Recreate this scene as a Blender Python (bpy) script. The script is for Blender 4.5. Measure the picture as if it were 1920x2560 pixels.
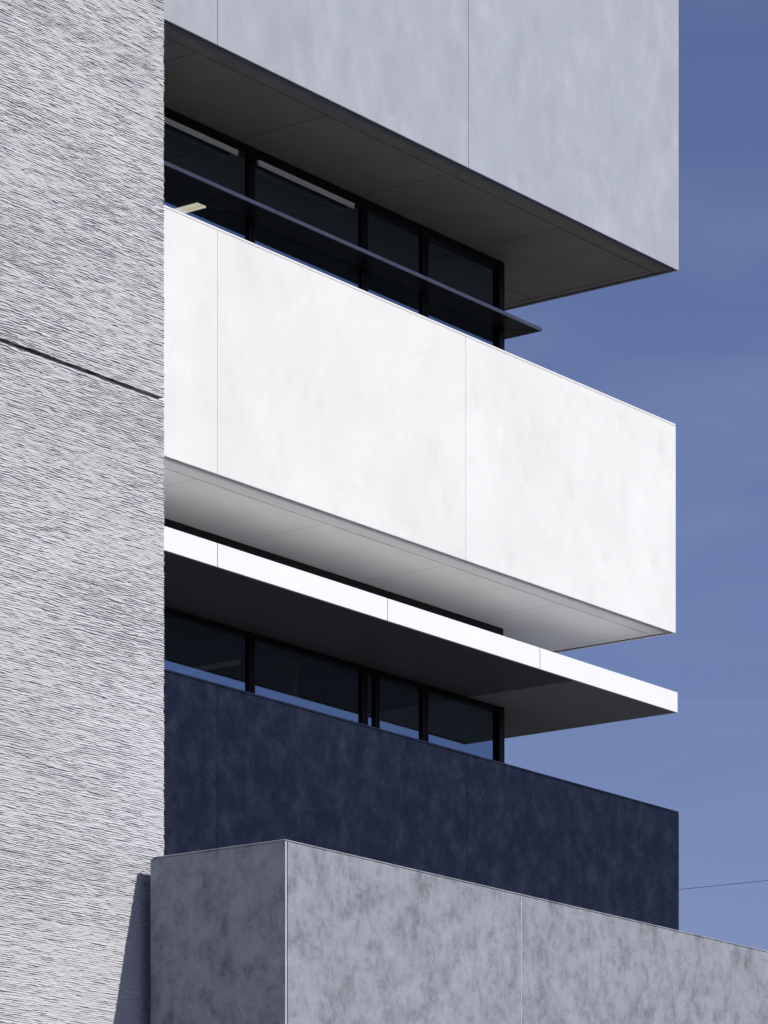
import bpy, bmesh, math, random
import numpy as np
from mathutils import Vector
R = math.radians
random.seed(7)
for o in list(bpy.data.objects): bpy.data.objects.remove(o)
sc = bpy.context.scene
COL = sc.collection

# ------------------------------------------------------------------ camera
# world axes: X runs along the facade (away to the right), Y goes into the building, Z up.
cam_d = bpy.data.cameras.new('camera'); cam = bpy.data.objects.new('camera', cam_d); COL.objects.link(cam)
cam.location = (-33.8727, -21.4966, 1.6)
cam.rotation_euler = (R(90), 0, -math.atan2(0.80075, 0.59899))
cam_d.sensor_fit = 'HORIZONTAL'; cam_d.sensor_width = 36
cam_d.lens = 9545 / 1920 * 36
cam_d.shift_y = (3810 - 1280) / 1920
cam_d.clip_start = 0.1; cam_d.clip_end = 5000
sc.camera = cam

# ------------------------------------------------------------------ sky and sun
SUN = Vector((0.225, -1.0, 0.95)).normalized()
w = bpy.data.worlds.new('World'); sc.world = w; w.use_nodes = True
nt = w.node_tree; nt.nodes.clear()
sky = nt.nodes.new('ShaderNodeTexSky'); sky.sky_type = 'NISHITA'; sky.sun_disc = False
sky.sun_elevation = math.asin(SUN.z); sky.sun_rotation = math.atan2(SUN.x, SUN.y)
sky.air_density = 1.0; sky.dust_density = 0.4; sky.ozone_density = 2.2; sky.altitude = 100
tint = nt.nodes.new('ShaderNodeMix'); tint.data_type = 'RGBA'; tint.blend_type = 'MULTIPLY'
tint.inputs['Factor'].default_value = 1.0
tint.inputs['B'].default_value = (1.02, 0.90, 1.16, 1)          # cool violet white balance of the picture
# faint cirrus
tc = nt.nodes.new('ShaderNodeTexCoord'); mp = nt.nodes.new('ShaderNodeMapping')
mp.inputs['Scale'].default_value = (5, 5, 22)
nz = nt.nodes.new('ShaderNodeTexNoise'); nz.inputs['Scale'].default_value = 1.6; nz.inputs['Detail'].default_value = 6
nz.inputs['Distortion'].default_value = 0.6
rp = nt.nodes.new('ShaderNodeMapRange'); rp.inputs['From Min'].default_value = 0.47; rp.inputs['From Max'].default_value = 0.9
rp.inputs['To Max'].default_value = 0.25
cm = nt.nodes.new('ShaderNodeMix'); cm.data_type = 'RGBA'; cm.inputs['B'].default_value = (5.0, 5.5, 8.2, 1)
bg = nt.nodes.new('ShaderNodeBackground'); bg.inputs['Strength'].default_value = 0.075
wo = nt.nodes.new('ShaderNodeOutputWorld')
L = nt.links.new
L(sky.outputs[0], tint.inputs['A']); L(tint.outputs['Result'], cm.inputs['A'])
L(tc.outputs['Generated'], mp.inputs[0]); L(mp.outputs[0], nz.inputs['Vector'])
L(nz.outputs[0], rp.inputs['Value']); L(rp.outputs[0], cm.inputs['Factor'])
L(cm.outputs['Result'], bg.inputs[0]); L(bg.outputs[0], wo.inputs[0])

sd = bpy.data.lights.new('sun', 'SUN'); sun = bpy.data.objects.new('sun', sd); COL.objects.link(sun)
sd.energy = 3.95; sd.angle = R(0.5); sd.color = (1.0, 0.965, 0.90)
sun.location = (0, 0, 60); sun.rotation_euler = SUN.to_track_quat('Z', 'Y').to_euler()

sc.render.engine = 'CYCLES'
sc.view_settings.view_transform = 'Standard'; sc.view_settings.look = 'None'
sc.view_settings.exposure = 0; sc.view_settings.gamma = 1
try: sc.view_settings.use_curve_mapping = False
except Exception: pass
sc.cycles.max_bounces = 8

# ------------------------------------------------------------------ materials
def new_mat(name):
    m = bpy.data.materials.new(name); m.use_nodes = True
    t = m.node_tree; t.nodes.clear()
    out = t.nodes.new('ShaderNodeOutputMaterial'); b = t.nodes.new('ShaderNodeBsdfPrincipled')
    t.links.new(b.outputs[0], out.inputs['Surface'])
    return m, t, b, out

def node(t, typ, **kw):
    n = t.nodes.new(typ)
    for k, v in kw.items():
        if k in n.inputs: n.inputs[k].default_value = v
        else: setattr(n, k, v)
    return n

def noise(t, co, scale, stretch=(1, 1, 1), detail=4, rough=0.55, dist=0.0):
    m = node(t, 'ShaderNodeMapping'); m.inputs['Scale'].default_value = stretch
    t.links.new(co, m.inputs[0])
    n = node(t, 'ShaderNodeTexNoise'); n.inputs['Scale'].default_value = scale
    n.inputs['Detail'].default_value = detail; n.inputs['Roughness'].default_value = rough
    n.inputs['Distortion'].default_value = dist
    t.links.new(m.outputs[0], n.inputs['Vector'])
    return n.outputs[0]

def rng(t, v, a, b, lo, hi, smooth=False):
    n = node(t, 'ShaderNodeMapRange'); n.inputs['From Min'].default_value = a; n.inputs['From Max'].default_value = b
    n.inputs['To Min'].default_value = lo; n.inputs['To Max'].default_value = hi
    if smooth: n.interpolation_type = 'SMOOTHSTEP'
    t.links.new(v, n.inputs['Value']); return n.outputs[0]

def math_n(t, op, a, b):
    n = node(t, 'ShaderNodeMath'); n.operation = op
    for i, x in enumerate((a, b)):
        if isinstance(x, (int, float)): n.inputs[i].default_value = x
        else: t.links.new(x, n.inputs[i])
    return n.outputs[0]

def mixc(t, f, a, b):
    n = node(t, 'ShaderNodeMix'); n.data_type = 'RGBA'
    for k, x in (('Factor', f), ('A', a), ('B', b)):
        if isinstance(x, (tuple, list)): n.inputs[k].default_value = (*x, 1) if len(x) == 3 else x
        elif isinstance(x, (int, float)): n.inputs[k].default_value = x
        else: t.links.new(x, n.inputs[k])
    return n.outputs['Result']

def coords(t): return node(t, 'ShaderNodeTexCoord').outputs['Object']

def bump(t, b, h, strength, dist):
    n = node(t, 'ShaderNodeBump'); n.inputs['Strength'].default_value = strength; n.inputs['Distance'].default_value = dist
    t.links.new(h, n.inputs['Height']); t.links.new(n.outputs[0], b.inputs['Normal'])

def concrete(name, base, dark, light, cloud=2.2, blotch=7.0, speck=160, k_dark=0.6, k_light=0.5, k_speck=0.15,
             stretch=(1, 1, 0.45), rough=0.75, d_range=(0.52, 0.72), l_range=(0.5, 0.72), bstr=0.25, grain=0.35, bdet=4, brough=0.55, spec=0.25):
    m, t, b, out = new_mat(name)
    co = coords(t)
    c1 = noise(t, co, cloud, stretch, 5, 0.6, 0.4)
    c2 = noise(t, co, blotch, stretch, bdet, brough, 0.2)
    c3 = noise(t, co, speck, (1, 1, 1), 2, 0.7)
    off = node(t, 'ShaderNodeMapping'); off.inputs['Location'].default_value = (31.7, 12.1, 5.3); t.links.new(co, off.inputs[0])
    c4 = noise(t, off.outputs[0], blotch * 0.8, stretch, bdet, brough, 0.2)
    col = mixc(t, rng(t, c1, 0.3, 0.7, 0, 1), base, tuple(x * 0.90 for x in base))
    gr = math_n(t, 'MULTIPLY', math_n(t, 'SUBTRACT', c3, 0.5), grain)        # sprayed, grainy edges
    fl = rng(t, math_n(t, 'ADD', c4, gr), l_range[0], l_range[1], 0, k_light, True)
    col = mixc(t, fl, col, light)
    fd = rng(t, math_n(t, 'ADD', c2, gr), d_range[0], d_range[1], 0, k_dark, True)
    col = mixc(t, fd, col, dark)
    sp = rng(t, c3, 0.3, 0.7, 1 - k_speck, 1 + k_speck)
    oi = node(t, 'ShaderNodeObjectInfo').outputs['Random']
    sp = math_n(t, 'MULTIPLY', sp, rng(t, oi, 0, 1, 0.985, 1.015))
    vm = node(t, 'ShaderNodeVectorMath'); vm.operation = 'SCALE'
    t.links.new(col, vm.inputs[0]); t.links.new(sp, vm.inputs['Scale'])
    t.links.new(vm.outputs[0], b.inputs['Base Color'])
    b.inputs['Roughness'].default_value = rough
    b.inputs['Specular IOR Level'].default_value = spec
    h = math_n(t, 'ADD', math_n(t, 'MULTIPLY', c3, 0.35), math_n(t, 'MULTIPLY', c2, 0.8))
    bump(t, b, h, bstr, 0.004)
    return m

def plain(name, col, rough=0.5, metal=0.0, var=0.08, scale=6.0, spec=0.4, stretch=(1, 1, 1)):
    m, t, b, out = new_mat(name)
    co = coords(t)
    n = noise(t, co, scale, stretch, 5, 0.6)
    c = mixc(t, rng(t, n, 0.3, 0.7, 0, 1), tuple(x * (1 - var) for x in col), tuple(min(1, x * (1 + var)) for x in col))
    t.links.new(c, b.inputs['Base Color'])
    t.links.new(rng(t, n, 0.3, 0.7, max(0, rough - 0.06), rough + 0.06), b.inputs['Roughness'])
    b.inputs['Metallic'].default_value = metal
    b.inputs['Specular IOR Level'].default_value = spec
    return m

M = {}
M['band'] = concrete('grey_facade_concrete', (0.425, 0.455, 0.505), (0.32, 0.345, 0.395), (0.53, 0.56, 0.61), cloud=1.3, blotch=3.6,
                     k_dark=0.42, k_light=0.5, k_speck=0.03, stretch=(1, 1, 0.72), bstr=0.05, d_range=(0.40, 0.78), l_range=(0.40, 0.78), grain=0.10, bdet=7, brough=0.62)
M['white'] = concrete('white_facade_plaster', (0.855, 0.855, 0.83), (0.66, 0.66, 0.645), (0.89, 0.89, 0.865), cloud=0.9, blotch=2.6,
                      k_dark=0.5, k_light=0.5, k_speck=0.015, stretch=(1, 1, 0.85), bstr=0.02, d_range=(0.50, 0.80), grain=0.06, bdet=8, brough=0.64)
M['navy'] = concrete('dark_navy_stained_concrete', (0.0088, 0.0135, 0.0330), (0.0065, 0.0100, 0.026), (0.056, 0.069, 0.104), cloud=1.4, blotch=6.0, speck=80,
                     k_dark=0.5, k_light=0.6, k_speck=0.25, stretch=(1, 1, 0.8), l_range=(0.36, 0.95), bstr=0.15, rough=0.9, grain=0.45, spec=0.08, bdet=7, brough=0.7)
M['mottle'] = concrete('mottled_grey_concrete', (0.355, 0.374, 0.415), (0.065, 0.070, 0.085), (0.41, 0.425, 0.46), cloud=1.6, blotch=6.5,
                       speck=95, k_dark=0.8, k_light=0.5, k_speck=0.14, stretch=(1, 1, 0.82), d_range=(0.36, 0.84), bstr=0.2, grain=0.6, bdet=7, brough=0.70)
M['rough'] = concrete('combed_rough_concrete', (0.57, 0.575, 0.59), (0.45, 0.455, 0.465), (0.645, 0.65, 0.66), cloud=0.6, blotch=2.2,
                      speck=120, k_dark=0.4, k_light=0.4, k_speck=0.10, stretch=(0.4, 1, 1.0), bstr=0.2, rough=0.9)
M['whitejoint'] = plain('white_joint_filler', (0.62, 0.62, 0.63), 0.8)
M['joint'] = plain('recessed_joint_grey', (0.20, 0.205, 0.23), 0.8)
M['darkjoint'] = plain('dark_joint', (0.03, 0.03, 0.035), 0.8)
M['edge'] = plain('pale_mortar_edge', (0.52, 0.54, 0.58), 0.8)
M['sealant'] = plain('pale_joint_sealant', (0.60, 0.62, 0.66), 0.8)
M['navyjoint'] = plain('navy_joint', (0.006, 0.009, 0.018), 0.9)
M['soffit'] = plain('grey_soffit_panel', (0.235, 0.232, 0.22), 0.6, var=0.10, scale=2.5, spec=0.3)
M['wsoffit'] = plain('pale_soffit_panel', (0.82, 0.82, 0.81), 0.6, var=0.03, scale=2.5, spec=0.3)
M['csoffit2'] = plain('lightened_canopy_end_panel', (0.42, 0.415, 0.395), 0.55, var=0.06, scale=2.5, spec=0.3)  # lighter soffit copy for the canopy end; dark-to-light break put into the colour
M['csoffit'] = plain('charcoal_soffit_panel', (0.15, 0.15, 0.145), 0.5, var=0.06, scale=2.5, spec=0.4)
M['trim'] = plain('dark_anodised_trim', (0.05, 0.053, 0.085), 0.45, 0.0)
M['uptrim'] = plain('slate_anodised_trim', (0.16, 0.165, 0.23), 0.45, 0.0)
M['greytrim'] = plain('grey_metal_trim', (0.50, 0.50, 0.52), 0.5, 0.0)
M['fascia'] = plain('white_coated_metal', (0.90, 0.905, 0.915), 0.4, 0.0, var=0.015, scale=1.0, spec=0.4)
M['frame'] = plain('black_window_frame', (0.006, 0.006, 0.008), 0.4, 0.0, spec=0.15)
M['shade'] = plain('charcoal_sunshade_metal', (0.012, 0.012, 0.016), 0.45, 0.0, spec=0.15)
M['shade_edge'] = plain('pale_sunshade_edge', (0.29, 0.32, 0.385), 0.45, 0.1)
M['membrane'] = plain('roof_membrane', (0.06, 0.06, 0.065), 0.9)
M['core'] = plain('dark_core', (0.05, 0.05, 0.055), 0.9)
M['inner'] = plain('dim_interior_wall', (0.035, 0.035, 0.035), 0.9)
M['innerlight'] = plain('pale_interior_panel', (0.55, 0.57, 0.55), 0.7)
M['rail'] = plain('silver_blind_rail', (0.75, 0.75, 0.76), 0.35, 0.3)
M['cable'] = plain('black_cable', (0.02, 0.02, 0.025), 0.6)
M['wood'] = plain('weathered_pole_wood', (0.12, 0.09, 0.07), 0.9, var=0.3, scale=12, stretch=(1, 1, 0.1))
M['ground'] = concrete('paved_ground', (0.055, 0.055, 0.055), (0.04, 0.04, 0.04), (0.08, 0.08, 0.08), cloud=0.2, blotch=0.7, speck=30)

def glass_mat(name, tint, refl, fac):
    m = bpy.data.materials.new(name); m.use_nodes = True
    t = m.node_tree; t.nodes.clear()
    out = t.nodes.new('ShaderNodeOutputMaterial')
    tr = t.nodes.new('ShaderNodeBsdfTransparent'); tr.inputs[0].default_value = (*tint, 1)
    gl = t.nodes.new('ShaderNodeBsdfGlossy'); gl.inputs['Color'].default_value = (*refl, 1); gl.inputs['Roughness'].default_value = 0.0
    mx = t.nodes.new('ShaderNodeMixShader'); mx.inputs[0].default_value = fac
    t.links.new(tr.outputs[0], mx.inputs[1]); t.links.new(gl.outputs[0], mx.inputs[2]); t.links.new(mx.outputs[0], out.inputs[0])
    return m
M['glass'] = glass_mat('tinted_coated_glass', (0.32, 0.34, 0.335), (0.60, 0.78, 1.0), 0.36)
M['clear'] = glass_mat('clear_glass_body', (0.96, 0.97, 0.97), (1, 1, 1), 0.03)
def emit(name, col, s):
    m, t, b, out = new_mat(name)
    b.inputs['Base Color'].default_value = (*col, 1)
    b.inputs['Emission Color'].default_value = (*col, 1); b.inputs['Emission Strength'].default_value = s
    return m
M['lamp'] = emit('warm_lit_diffuser', (1.0, 0.88, 0.70), 2.6)
M['lampdim'] = emit('dim_lit_diffuser', (0.5, 0.62, 0.56), 0.06)

# ------------------------------------------------------------------ helpers
def box_bm(x0, x1, y0, y1, z0, z1, bev=0.0, seg=1):
    bm = bmesh.new(); bmesh.ops.create_cube(bm, size=1)
    for v in bm.verts:
        v.co = ((x0 + x1) / 2 + v.co.x * (x1 - x0), (y0 + y1) / 2 + v.co.y * (y1 - y0), (z0 + z1) / 2 + v.co.z * (z1 - z0))
    if bev: bmesh.ops.bevel(bm, geom=bm.edges[:], offset=bev, segments=seg, affect='EDGES', profile=0.5)
    return bm

def add_box(bm, x0, x1, y0, y1, z0, z1):
    b2 = box_bm(x0, x1, y0, y1, z0, z1); me = bpy.data.meshes.new('t'); b2.to_mesh(me); b2.free()
    bm.from_mesh(me); bpy.data.meshes.remove(me)

def obj(name, bm, mats, parent=None, smooth=False):
    me = bpy.data.meshes.new(name); bm.to_mesh(me); bm.free()
    for m in (mats if isinstance(mats, (list, tuple)) else [mats]): me.materials.append(m)
    o = bpy.data.objects.new(name, me); COL.objects.link(o)
    if parent is not None:
        o.parent = parent
        root = parent
        while root.parent: root = root.parent
        if parent is root and root.type == 'EMPTY': o.location = -root.location      # mesh data stay in world metres
    if smooth:
        for p in me.polygons: p.use_smooth = True
    return o

def box(name, x0, x1, y0, y1, z0, z1, mat, parent=None, bev=0.0, seg=1):
    return obj(name, box_bm(x0, x1, y0, y1, z0, z1, bev, seg), mat, parent)

def thing(name, label, cat, loc=(0, 0, 0), group=None):
    o = bpy.data.objects.new(name, None); COL.objects.link(o); o.location = loc
    o['label'] = label; o['category'] = cat
    if group: o['group'] = group
    return o

def tag(o, label, cat, group=None):
    o['label'] = label; o['category'] = cat
    if group: o['group'] = group
    return o

# ------------------------------------------------------------------ ground
bm = bmesh.new(); bmesh.ops.create_grid(bm, x_segments=8, y_segments=8, size=1500)
g = obj('ground', bm, M['ground']); g['kind'] = 'structure'

# ------------------------------------------------------------------ office building
LEFT = -19.0; BACK = 9.0
G = 0.0035                                                     # half a panel joint
bld = thing('office_building', 'modern office building of stacked grey, white and navy slabs with recessed dark windows', 'building')

def cuts(lo, hi, js):
    e = [lo] + [j for j in js if lo < j < hi] + [hi]
    return [(a, b) for a, b in zip(e[:-1], e[1:])]

def band(name, z0, z1, end, joints, mat, soff, sidej, soff_js, smat_border, label=None, trim2=None, backing=M['joint']):
    core = box(name, LEFT, end - 0.035, 0.035, BACK, z0 + 0.03, z1 - 0.06, M['membrane'], bld)
    if label: core['label'] = label
    # backing strip seen through the joints
    box('joint_backing', LEFT + 0.05, end - 0.02, 0.0205, 0.034, z0 + 0.02, z1 - 0.05, backing, core)
    G = 0.0016 if mat in (M['white'], M['navy']) else 0.003
    for a, b in cuts(LEFT, end, joints):
        box('facade_panel', a + (G if a > LEFT else 0), b - (G if b < end else 0), 0, 0.02, z0, z1 - 0.026, mat, core, 0.003)
    box('side_panel', end - 0.02, end, 0.022, BACK, z0, z1 - 0.026, mat, core, 0.003)
    # coping course on top of the panels
    for a, b in cuts(LEFT, end, [-15.5, -13.1, -10.9, -8.6, -6.25, -4.1, -1.9]):
        box('coping', a + 0.002, b - 0.002, 0.0, 0.30, z1 - 0.023, z1, mat, core, 0.004)
    box('coping', end - 0.30, end, 0.302, BACK, z1 - 0.023, z1, mat, core, 0.004)
    if soff is None: return core
    # dark drip edge and trims behind the facade's lower edge
    box('drip_trim', LEFT, end - 0.022, 0.022, 0.039, z0 + 0.010, z0 + 0.03, M['trim'], core, 0.002)
    box('drip_trim', LEFT, end - 0.055, 0.041, 0.086, z0 + 0.001, z0 + 0.0295, trim2 or M['trim'], core, 0.003)
    box('drip_trim', end - 0.048, end - 0.022, 0.052, BACK, z0 + 0.006, z0 + 0.03, M['trim'], core, 0.002)
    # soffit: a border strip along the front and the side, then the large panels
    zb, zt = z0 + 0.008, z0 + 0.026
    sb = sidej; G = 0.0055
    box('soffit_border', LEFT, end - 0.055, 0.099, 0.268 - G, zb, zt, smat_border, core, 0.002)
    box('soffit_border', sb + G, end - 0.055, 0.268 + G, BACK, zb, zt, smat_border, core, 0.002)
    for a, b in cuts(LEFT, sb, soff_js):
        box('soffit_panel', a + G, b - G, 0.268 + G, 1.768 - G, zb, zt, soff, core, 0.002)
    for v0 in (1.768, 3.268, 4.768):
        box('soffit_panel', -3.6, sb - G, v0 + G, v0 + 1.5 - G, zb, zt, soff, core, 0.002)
    return core

SJ = [-17.1, -15.2, -13.3, -11.39, -9.48, -7.57, -5.665, -3.745, -1.812]
ZT, ZW0, ZW1, ZD1 = 14.736, 10.924, 13.116, 9.068
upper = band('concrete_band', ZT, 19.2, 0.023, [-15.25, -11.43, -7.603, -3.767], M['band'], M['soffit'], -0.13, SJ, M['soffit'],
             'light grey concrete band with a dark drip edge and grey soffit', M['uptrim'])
white = band('white_band', ZW0, ZW1, -0.035, [-15.25, -11.43, -7.603, -3.814], M['white'], M['wsoffit'], -0.20, SJ, M['wsoffit'],
             'bright white plaster band with pale grey soffit', M['greytrim'], M['whitejoint'])
navy = band('dark_parapet', 6.87, ZD1, 0.027, [-15.25, -11.43, -7.603, -3.79], M['navy'], None, 0, [], None,
            'dark navy stained concrete parapet with pale blotches', backing=M['navyjoint'])

# canopy under the white band
CZ0, CZ1 = 10.100, 10.312
can = box('canopy', LEFT, -0.03, 0.03, BACK, CZ0 + 0.03, CZ1 - 0.012, M['fascia'], bld, 0.002)
can['label'] = 'thin white metal canopy with charcoal underside'
CJ = [-17.7, -15.17, -12.65, -10.127, -7.603, -5.079, -2.546]
for a, b in cuts(LEFT, 0.0, CJ):
    box('fascia_panel', a + 0.005, b - (0.005 if b < 0 else 0), 0, 0.025, CZ0, CZ1, M['fascia'], can, 0.002)
box('fascia_panel', -0.025, 0.0, 0.027, BACK, CZ0, CZ1, M['fascia'], can, 0.002)
box('joint_backing', LEFT, -0.03, 0.0255, 0.0295, CZ0 + 0.004, CZ1 - 0.004, M['darkjoint'], can)
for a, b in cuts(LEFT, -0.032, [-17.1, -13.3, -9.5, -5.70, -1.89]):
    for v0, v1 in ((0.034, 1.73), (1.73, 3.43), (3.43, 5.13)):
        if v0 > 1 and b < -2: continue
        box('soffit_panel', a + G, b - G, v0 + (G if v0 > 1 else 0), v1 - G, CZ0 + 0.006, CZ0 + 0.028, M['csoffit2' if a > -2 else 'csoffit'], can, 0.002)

# window storeys
VG = 1.37; UC = -1.264                                           # glass plane and window corner
def pane(x0, x1, z0, z1, parent):
    bm = box_bm(x0, x1, VG, VG + 0.012, z0, z1)
    for f in bm.faces: f.material_index = 0 if f.normal.y < -0.5 else 1
    return obj('pane', bm, [M['glass'], M['clear']], parent)

def window_band(z0, z1, zhead, muls, extra):
    # the opaque shell round the rooms: side wall, back wall, floor
    bm = bmesh.new()
    add_box(bm, UC - 0.094, UC - 0.02, VG + 0.10, BACK - 0.05, z0, z1)
    add_box(bm, LEFT, UC - 0.096, 7.0, 7.1, z0, z1)
    add_box(bm, LEFT, UC - 0.096, VG + 0.10, 6.99, z0, z0 + 0.05)
    w = obj('window_band', bm, M['inner'], bld)
    f = 0.045
    box('head_frame', LEFT, UC - 0.096, VG - 0.04, VG + 0.08, zhead, z1, M['frame'], w, 0.003)
    box('sill_frame', LEFT, UC - 0.096, VG - 0.04, VG + 0.08, z0, z0 + 0.08, M['frame'], w, 0.003)
    # corner post and side glazing frame
    box('corner_post', UC - 0.094, UC, VG - 0.045, VG + 0.09, z0, z1, M['frame'], w, 0.003)
    ms = sorted(muls)
    edges = []
    prev = LEFT
    for c, hw in ms:
        hw += 0.003
        box('mullion', c - hw, c - 0.006, VG - 0.028, VG + 0.08, z0 + 0.082, zhead - 0.002, M['frame'], w, 0.003)
        box('mullion', c + 0.006, c + hw, VG - 0.028, VG + 0.08, z0 + 0.082, zhead - 0.002, M['frame'], w, 0.003)
        box('gasket', c - 0.0055, c + 0.0055, VG - 0.008, VG + 0.06, z0 + 0.082, zhead - 0.002, M['core'], w)
        edges.append((prev, c - hw)); prev = c + hw
    edges.append((prev, UC - 0.094))
    for a, b in edges: pane(a + 0.001, b - 0.001, z0 + 0.081, zhead - 0.001, w)
    return w

MU = [(-17.9, .043), (-16.1, .043), (-14.4, .043), (-12.6, .043), (-10.8, .043), (-9.02, .043), (-7.23, .043),
      (-5.440, .043), (-3.648, .046), (-2.633, .048)]
wu = window_band(12.95, ZT + 0.006, ZT - 0.085, MU, [])
wl = window_band(8.85, CZ0 + 0.004, CZ0 - 0.05, MU + [(-3.4435, .034)], [])
# black spandrel between canopy and the white band's soffit
sp = box('spandrel', LEFT, UC, VG - 0.03, VG + 0.12, CZ1 - 0.01, ZW0 + 0.006, M['frame'], bld, 0.003)
for u in (-7.55, -5.3, -2.93, -2.36):
    bm = bmesh.new(); bmesh.ops.create_cone(bm, cap_ends=True, segments=10, radius1=0.011, radius2=0.008, depth=0.02)
    for v in bm.verts: v.co = (u + v.co.x, VG - 0.035 + v.co.z, 10.72 + v.co.y)
    obj('bolt', bm, M['greytrim'], sp)

# sunshade blade wrapping the window corner
FV, FU, FZ0, FZ1 = 1.05, -0.979, 14.048, 14.084
cm_ = [c for c, h in MU]
bm = bmesh.new(); add_box(bm, LEFT, UC - 0.1, VG - 0.0515, VG - 0.004, FZ0 + 0.004, FZ1 - 0.004)
sh = obj('sunshade', bm, M['shade'], bld); sh['label'] = 'thin dark sunshade blade wrapping the window corner'
def prism(pts, z0, z1):
    bm = bmesh.new()
    lo = [bm.verts.new((x, y, z0)) for x, y in pts]; hi = [bm.verts.new((x, y, z1)) for x, y in pts]
    bm.faces.new(lo[::-1]); bm.faces.new(hi)
    for i in range(len(pts)):
        j = (i + 1) % len(pts); bm.faces.new((lo[i], lo[j], hi[j], hi[i]))
    bmesh.ops.recalc_face_normals(bm, faces=bm.faces[:])
    return bm
for a, b in cuts(LEFT, FU, cm_):
    e = VG - 0.053
    if b == FU:
        obj('blade', prism([(a + .004, FV + .012), (FU - .018, FV + .012), (UC - .004, e), (a + .004, e)], FZ0 + .003, FZ1 - .003), M['shade'], sh)
        box('blade_edge', a + .004, FU - .013, FV, FV + .011, FZ0, FZ1, M['shade_edge'], sh, 0.002)
    else:
        box('blade', a + .004, b - .004, FV + .012, e, FZ0 + .003, FZ1 - .003, M['shade'], sh)
        box('blade_edge', a + .004, b - .004, FV, FV + .011, FZ0, FZ1, M['shade_edge'], sh, 0.002)
obj('blade', prism([(FU - .012, FV + .018), (FU - .012, 6.0), (UC + .012, 6.0), (UC + .012, e + .006)], FZ0 + .003, FZ1 - .003), M['shade'], sh)
box('blade_edge', FU - .011, FU, FV, 6.0, FZ0, FZ1, M['shade_edge'], sh, 0.002)

# rooms behind the glass
def ceiling(z, name, mat, parent):
    return box(name, LEFT, UC - 0.1, VG + 0.10, 6.98, z, z + 0.03, mat, parent)
ceiling(14.70, 'ceiling', M['inner'], wu)
ceiling(10.06, 'ceiling', M['inner'], wl)
for a, b in ((-7.18, -5.70), (-5.39, -3.88), (-8.95, -7.50)):
    box('blind_rail', a, b, 1.300, 1.330, 14.600, 14.632, M['rail'], wu, 0.004)
    box('blind_rail', a, b, 1.300, 1.318, 14.580, 14.594, M['rail'], wu, 0.003)
box('bulkhead', -9.0, -5.50, 1.62, 1.70, 14.18, 14.33, M['innerlight'], wu, 0.004)
box('partition', -4.48, -4.40, 1.60, 6.9, 8.9, 10.05, M['innerlight'], wl, 0.004)

def lamp(x0, x1, y0, y1, z, mat, label, top):
    t = thing('ceiling_light', label, 'ceiling light', ((x0 + x1) / 2, (y0 + y1) / 2, z - 0.06), 'ceiling lights behind the windows')
    box('housing', x0 + .004, x1 - .004, y0 + .004, y1 - .004, z - 0.03, top, M['rail'], t, 0.002)
    box('diffuser', x0, (x0 + x1) / 2 - .004, y0, y1, z - 0.048, z - 0.0305, mat, t, 0.003)
    box('diffuser', (x0 + x1) / 2 + .004, x1, y0, y1, z - 0.048, z - 0.0305, mat, t, 0.003)
    box('louvre', (x0 + x1) / 2 - .0035, (x0 + x1) / 2 + .0035, y0 + .002, y1 - .002, z - 0.046, z - 0.0305, M['greytrim'], t)
    return t
lamp(-4.965, -4.835, 2.41, 3.4, 14.60, M['lamp'], 'warm lit linear ceiling light behind the glass above the white band', 14.699)
lamp(-6.35, -6.22, 2.1, 3.3, 10.05, M['lampdim'], 'dim greenish ceiling light behind glass above navy parapet, beside the textured wall', 10.059)
lamp(-4.95, -4.82, 1.9, 3.3, 10.05, M['lampdim'], 'dim greenish ceiling light behind glass above navy parapet, beside the pale partition', 10.059)

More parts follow.
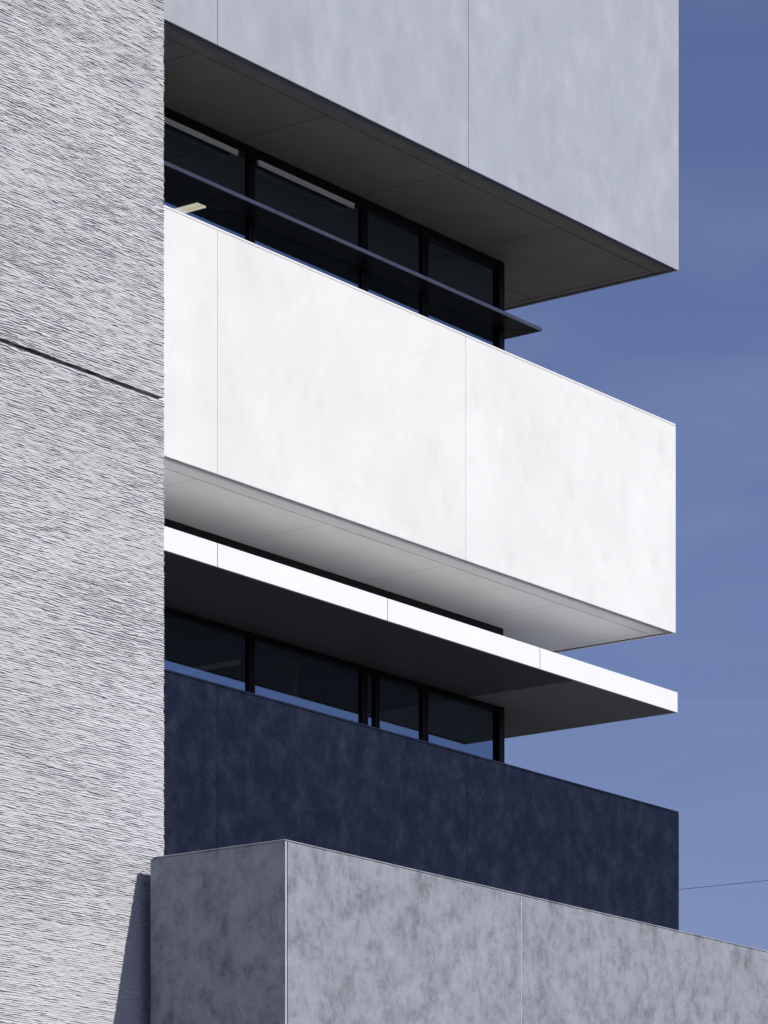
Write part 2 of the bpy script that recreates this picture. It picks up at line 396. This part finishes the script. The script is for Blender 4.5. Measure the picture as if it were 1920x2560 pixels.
# ------------------------------------------------------------------ combed rough concrete wall
WU, WV = -10.721, -2.0
tw = thing('textured_wall', 'tall wall of rough horizontally combed pale concrete with one dark horizontal joint', 'wall', (WU - 3, WV + 0.2, 0))
rs = np.random.RandomState(11)
def field(nx, nz, dx, dz, lx, lz):
    """smooth random field, unit variance, correlation lengths lx, lz in metres"""
    n = rs.standard_normal((nz, nx))
    fx = np.fft.fftfreq(nx, dx)[None, :nx // 2 + 1]; fz = np.fft.fftfreq(nz, dz)[:, None]
    k = np.exp(-0.5 * (np.abs(fx) * lx * 2.2) ** 2 - 0.5 * (fz * lz * 2.2) ** 2)
    r = np.fft.irfft2(np.fft.rfft2(n) * k, s=(nz, nx))
    return r / r.std()
def relief_panel(name, u0, u1, z0, z1, parent, thick=0.35):
    dx, dz = 0.0115, 0.0026
    nx = int(round((u1 - u0) / dx)) + 1; nz = int(round((z1 - z0) / dz)) + 1
    us = np.linspace(u0, u1, nx); zs = np.linspace(z0, z1, nz)
    F = lambda lx, lz: field(nx, nz, dx, dz, lx, lz)
    rows = np.interp(zs, np.arange(z0, z1 + .1, 0.012), np.cumsum(rs.uniform(-.30, .30, len(np.arange(z0, z1 + .1, 0.012)))) * .8)
    ph = zs[:, None] / 0.0165 + rows[:, None] + 0.15 * F(3.0, 0.25) + 0.07 * F(0.16, 0.04) + 0.10 * F(0.05, 0.022)
    fr = ph - np.floor(ph)
    saw = np.where(fr < 0.22, fr / 0.22, (1 - fr) / 0.78)         # steep lower lip, long upper slope
    amp = np.clip(0.0054 + 0.0017 * F(0.11, 0.02) + 0.0008 * F(1.2, 0.6), 0.0003, 0.011)
    h = amp * saw * 1.35 + 0.0015 * F(0.036, 0.020) + 0.0006 * F(0.2, 0.15)
    pits = F(0.05, 0.02); h -= 0.0045 * np.clip(pits - 1.6, 0, 1.3)
    U, Z = np.meshgrid(us, zs)
    V = WV - h
    # slightly ragged right-hand edge
    rag = np.zeros_like(U); rag[:, -1] = (h[:, -1] - 0.005) * 0.3; rag[:, -2] = rag[:, -1] * 0.5
    co = np.stack([U + rag, V, Z], -1).reshape(-1, 3)
    i = np.arange(nx * nz).reshape(nz, nx)
    q = np.stack([i[:-1, :-1], i[:-1, 1:], i[1:, 1:], i[1:, :-1]], -1).reshape(-1, 4)
    # side, top and bottom returns
    n0 = len(co)
    def back(idx):
        b = co[idx].copy(); b[:, 1] = WV + thick; return b
    e_r, e_l, e_b, e_t = i[:, -1], i[:, 0], i[0, :], i[-1, :]
    verts = [co]; quads = [q]; base = n0
    for e, flip in ((e_r, False), (e_l, True), (e_b, True), (e_t, False)):
        b = back(e); bi = base + np.arange(len(e)); base += len(e); verts.append(b)
        qq = np.stack([e[:-1], bi[:-1], bi[1:], e[1:]], -1)
        quads.append(qq[:, ::-1] if flip else qq)
    co = np.concatenate(verts); q = np.concatenate(quads)
    me = bpy.data.meshes.new(name)
    me.vertices.add(len(co)); me.vertices.foreach_set('co', co.astype(np.float32).ravel())
    me.loops.add(q.size); me.loops.foreach_set('vertex_index', q.astype(np.int32).ravel())
    me.polygons.add(len(q)); me.polygons.foreach_set('loop_start', np.arange(0, q.size, 4, dtype=np.int32))
    me.update(calc_edges=True); me.validate()
    me.materials.append(M['rough'])
    o = bpy.data.objects.new(name, me); COL.objects.link(o); o.parent = parent; o.location = -parent.location
    return o
relief_panel('wall_panel', -13.5, WU, 5.1, 10.484, tw)
relief_panel('wall_panel', -13.5, WU, 10.514, 14.2, tw)
box('joint_backing', -19.9, WU - 0.03, WV + 0.03, WV + 0.30, 10.478, 10.52, M['joint'], tw)
for z0, z1 in ((0.0, 5.085), (14.215, 18.5)):
    box('wall_panel', -13.5, WU - 0.004, WV, WV + 0.35, z0, z1, M['rough'], tw, 0.004)
for z0, z1 in ((0.0, 5.085), (5.1, 10.484), (10.514, 14.2), (14.215, 18.5)):
    box('wall_panel', -20.0, -13.515, WV, WV + 0.35, z0, z1, M['rough'], tw, 0.004)

# ------------------------------------------------------------------ mottled concrete wall in front
BU, BV0, BV1, BZ = -11.02, -3.458, -2.115, 6.822
fw = thing('concrete_wall', 'thick mottled grey concrete wall with panel joints in front of navy parapet', 'wall', (BU + 6, (BV0 + BV1) / 2, 0))
FR = 4.0
box('core', BU + .024, FR, BV0 + .024, BV1 - .02, 0, BZ - .04, M['joint'], fw)
box('side_panel', BU, BU + .018, BV0 + .001, BV1, 0, BZ - .016, M['mottle'], fw, 0.003)
box('corner_bead', BU + .0005, BU + .0185, BV0 - .004, BV0 + .0005, 0, BZ - .016, M['edge'], fw)
js = [-7.854, -3.2, 1.4]
for a, b in cuts(BU + 0.036, FR, js):
    box('front_panel', a + (G if a > BU + .04 else 0), b - G, BV0, BV0 + .02, 0, BZ - .016, M['mottle'], fw, 0.003)
for j in js:
    box('joint_sealant', j - G + .0003, j + G - .0003, BV0 + .001, BV0 + .023, 0, BZ - .02, M['sealant'], fw)
for a, b in cuts(BU + .02, FR, [-9.3, -6.1, -3.4, -1.0, 1.6]):
    box('coping', a + .001, b - .001, BV0 + .0, BV1 - .0, BZ - .013, BZ, M['mottle'], fw, 0.004)
box('coping', BU, BU + .019, BV0 + .0, BV1 - .03, BZ - .013, BZ, M['mottle'], fw, 0.004)

# ------------------------------------------------------------------ overhead cable and its poles
def ray_at(px, py, depth):
    X = (px - 960) / 9545 * depth; Z = (3810 - py) / 9545 * depth
    c, s = 0.59899, 0.80075
    return Vector((-33.8727 + c * X + s * depth, -21.4966 - s * X + c * depth, 1.6 + Z))
p0, p1 = ray_at(1703, 2224, 66), ray_at(1920, 2201, 66)
d = (p1 - p0)
# keep the slope seen in the picture and let the span sag towards the building
A = p0 - d * 9.0; B = p1 + d * 11.0
cv = bpy.data.curves.new('overhead_cable', 'CURVE'); cv.dimensions = '3D'; cv.bevel_depth = 0.0045; cv.bevel_resolution = 2
spn = cv.splines.new('POLY'); N = 40; spn.points.add(N)
for k in range(N + 1):
    tt = k / N; p = A.lerp(B, tt); p.z += 0.35 * ((2 * tt - 1) ** 2 - (2 * 10 / 21 - 1) ** 2) * 1.0
    spn.points[k].co = (*p, 1)
tmp = bpy.data.objects.new('tmp', cv); COL.objects.link(tmp)
dg = bpy.context.evaluated_depsgraph_get(); me = bpy.data.meshes.new_from_object(tmp.evaluated_get(dg))
bpy.data.objects.remove(tmp)
cab = bpy.data.objects.new('overhead_cable', me); COL.objects.link(cab); me.materials.clear(); me.materials.append(M['cable'])
tag(cab, 'thin black overhead cable crossing the sky beyond the navy parapet', 'cable')
def pole(p, label):
    t = thing('utility_pole', label, 'pole', (p.x, p.y, 0), 'utility poles carrying the cable')
    bm = bmesh.new(); H = p.z + 0.25
    bmesh.ops.create_cone(bm, cap_ends=True, segments=16, radius1=0.17, radius2=0.11, depth=H)
    for v in bm.verts: v.co = (p.x + v.co.x, p.y + v.co.y, v.co.z + H / 2)
    obj('shaft', bm, M['wood'], t)
    box('crossarm', p.x - .9, p.x + .9, p.y - .05, p.y + .05, p.z - .19, p.z - .07, M['wood'], t, 0.005)
    bm = bmesh.new(); bmesh.ops.create_cone(bm, cap_ends=True, segments=12, radius1=0.04, radius2=0.025, depth=0.12)
    for v in bm.verts: v.co = (p.x + v.co.x, p.y - .16 + v.co.y, p.z - 0.06 + v.co.z)
    obj('insulator', bm, M['rail'], t)
pole(A + Vector((0, 0, .35)), 'wooden utility pole carrying the cable behind the office building')
pole(B + Vector((0, 0, .35)), 'wooden utility pole carrying the cable in the open beyond the concrete wall')
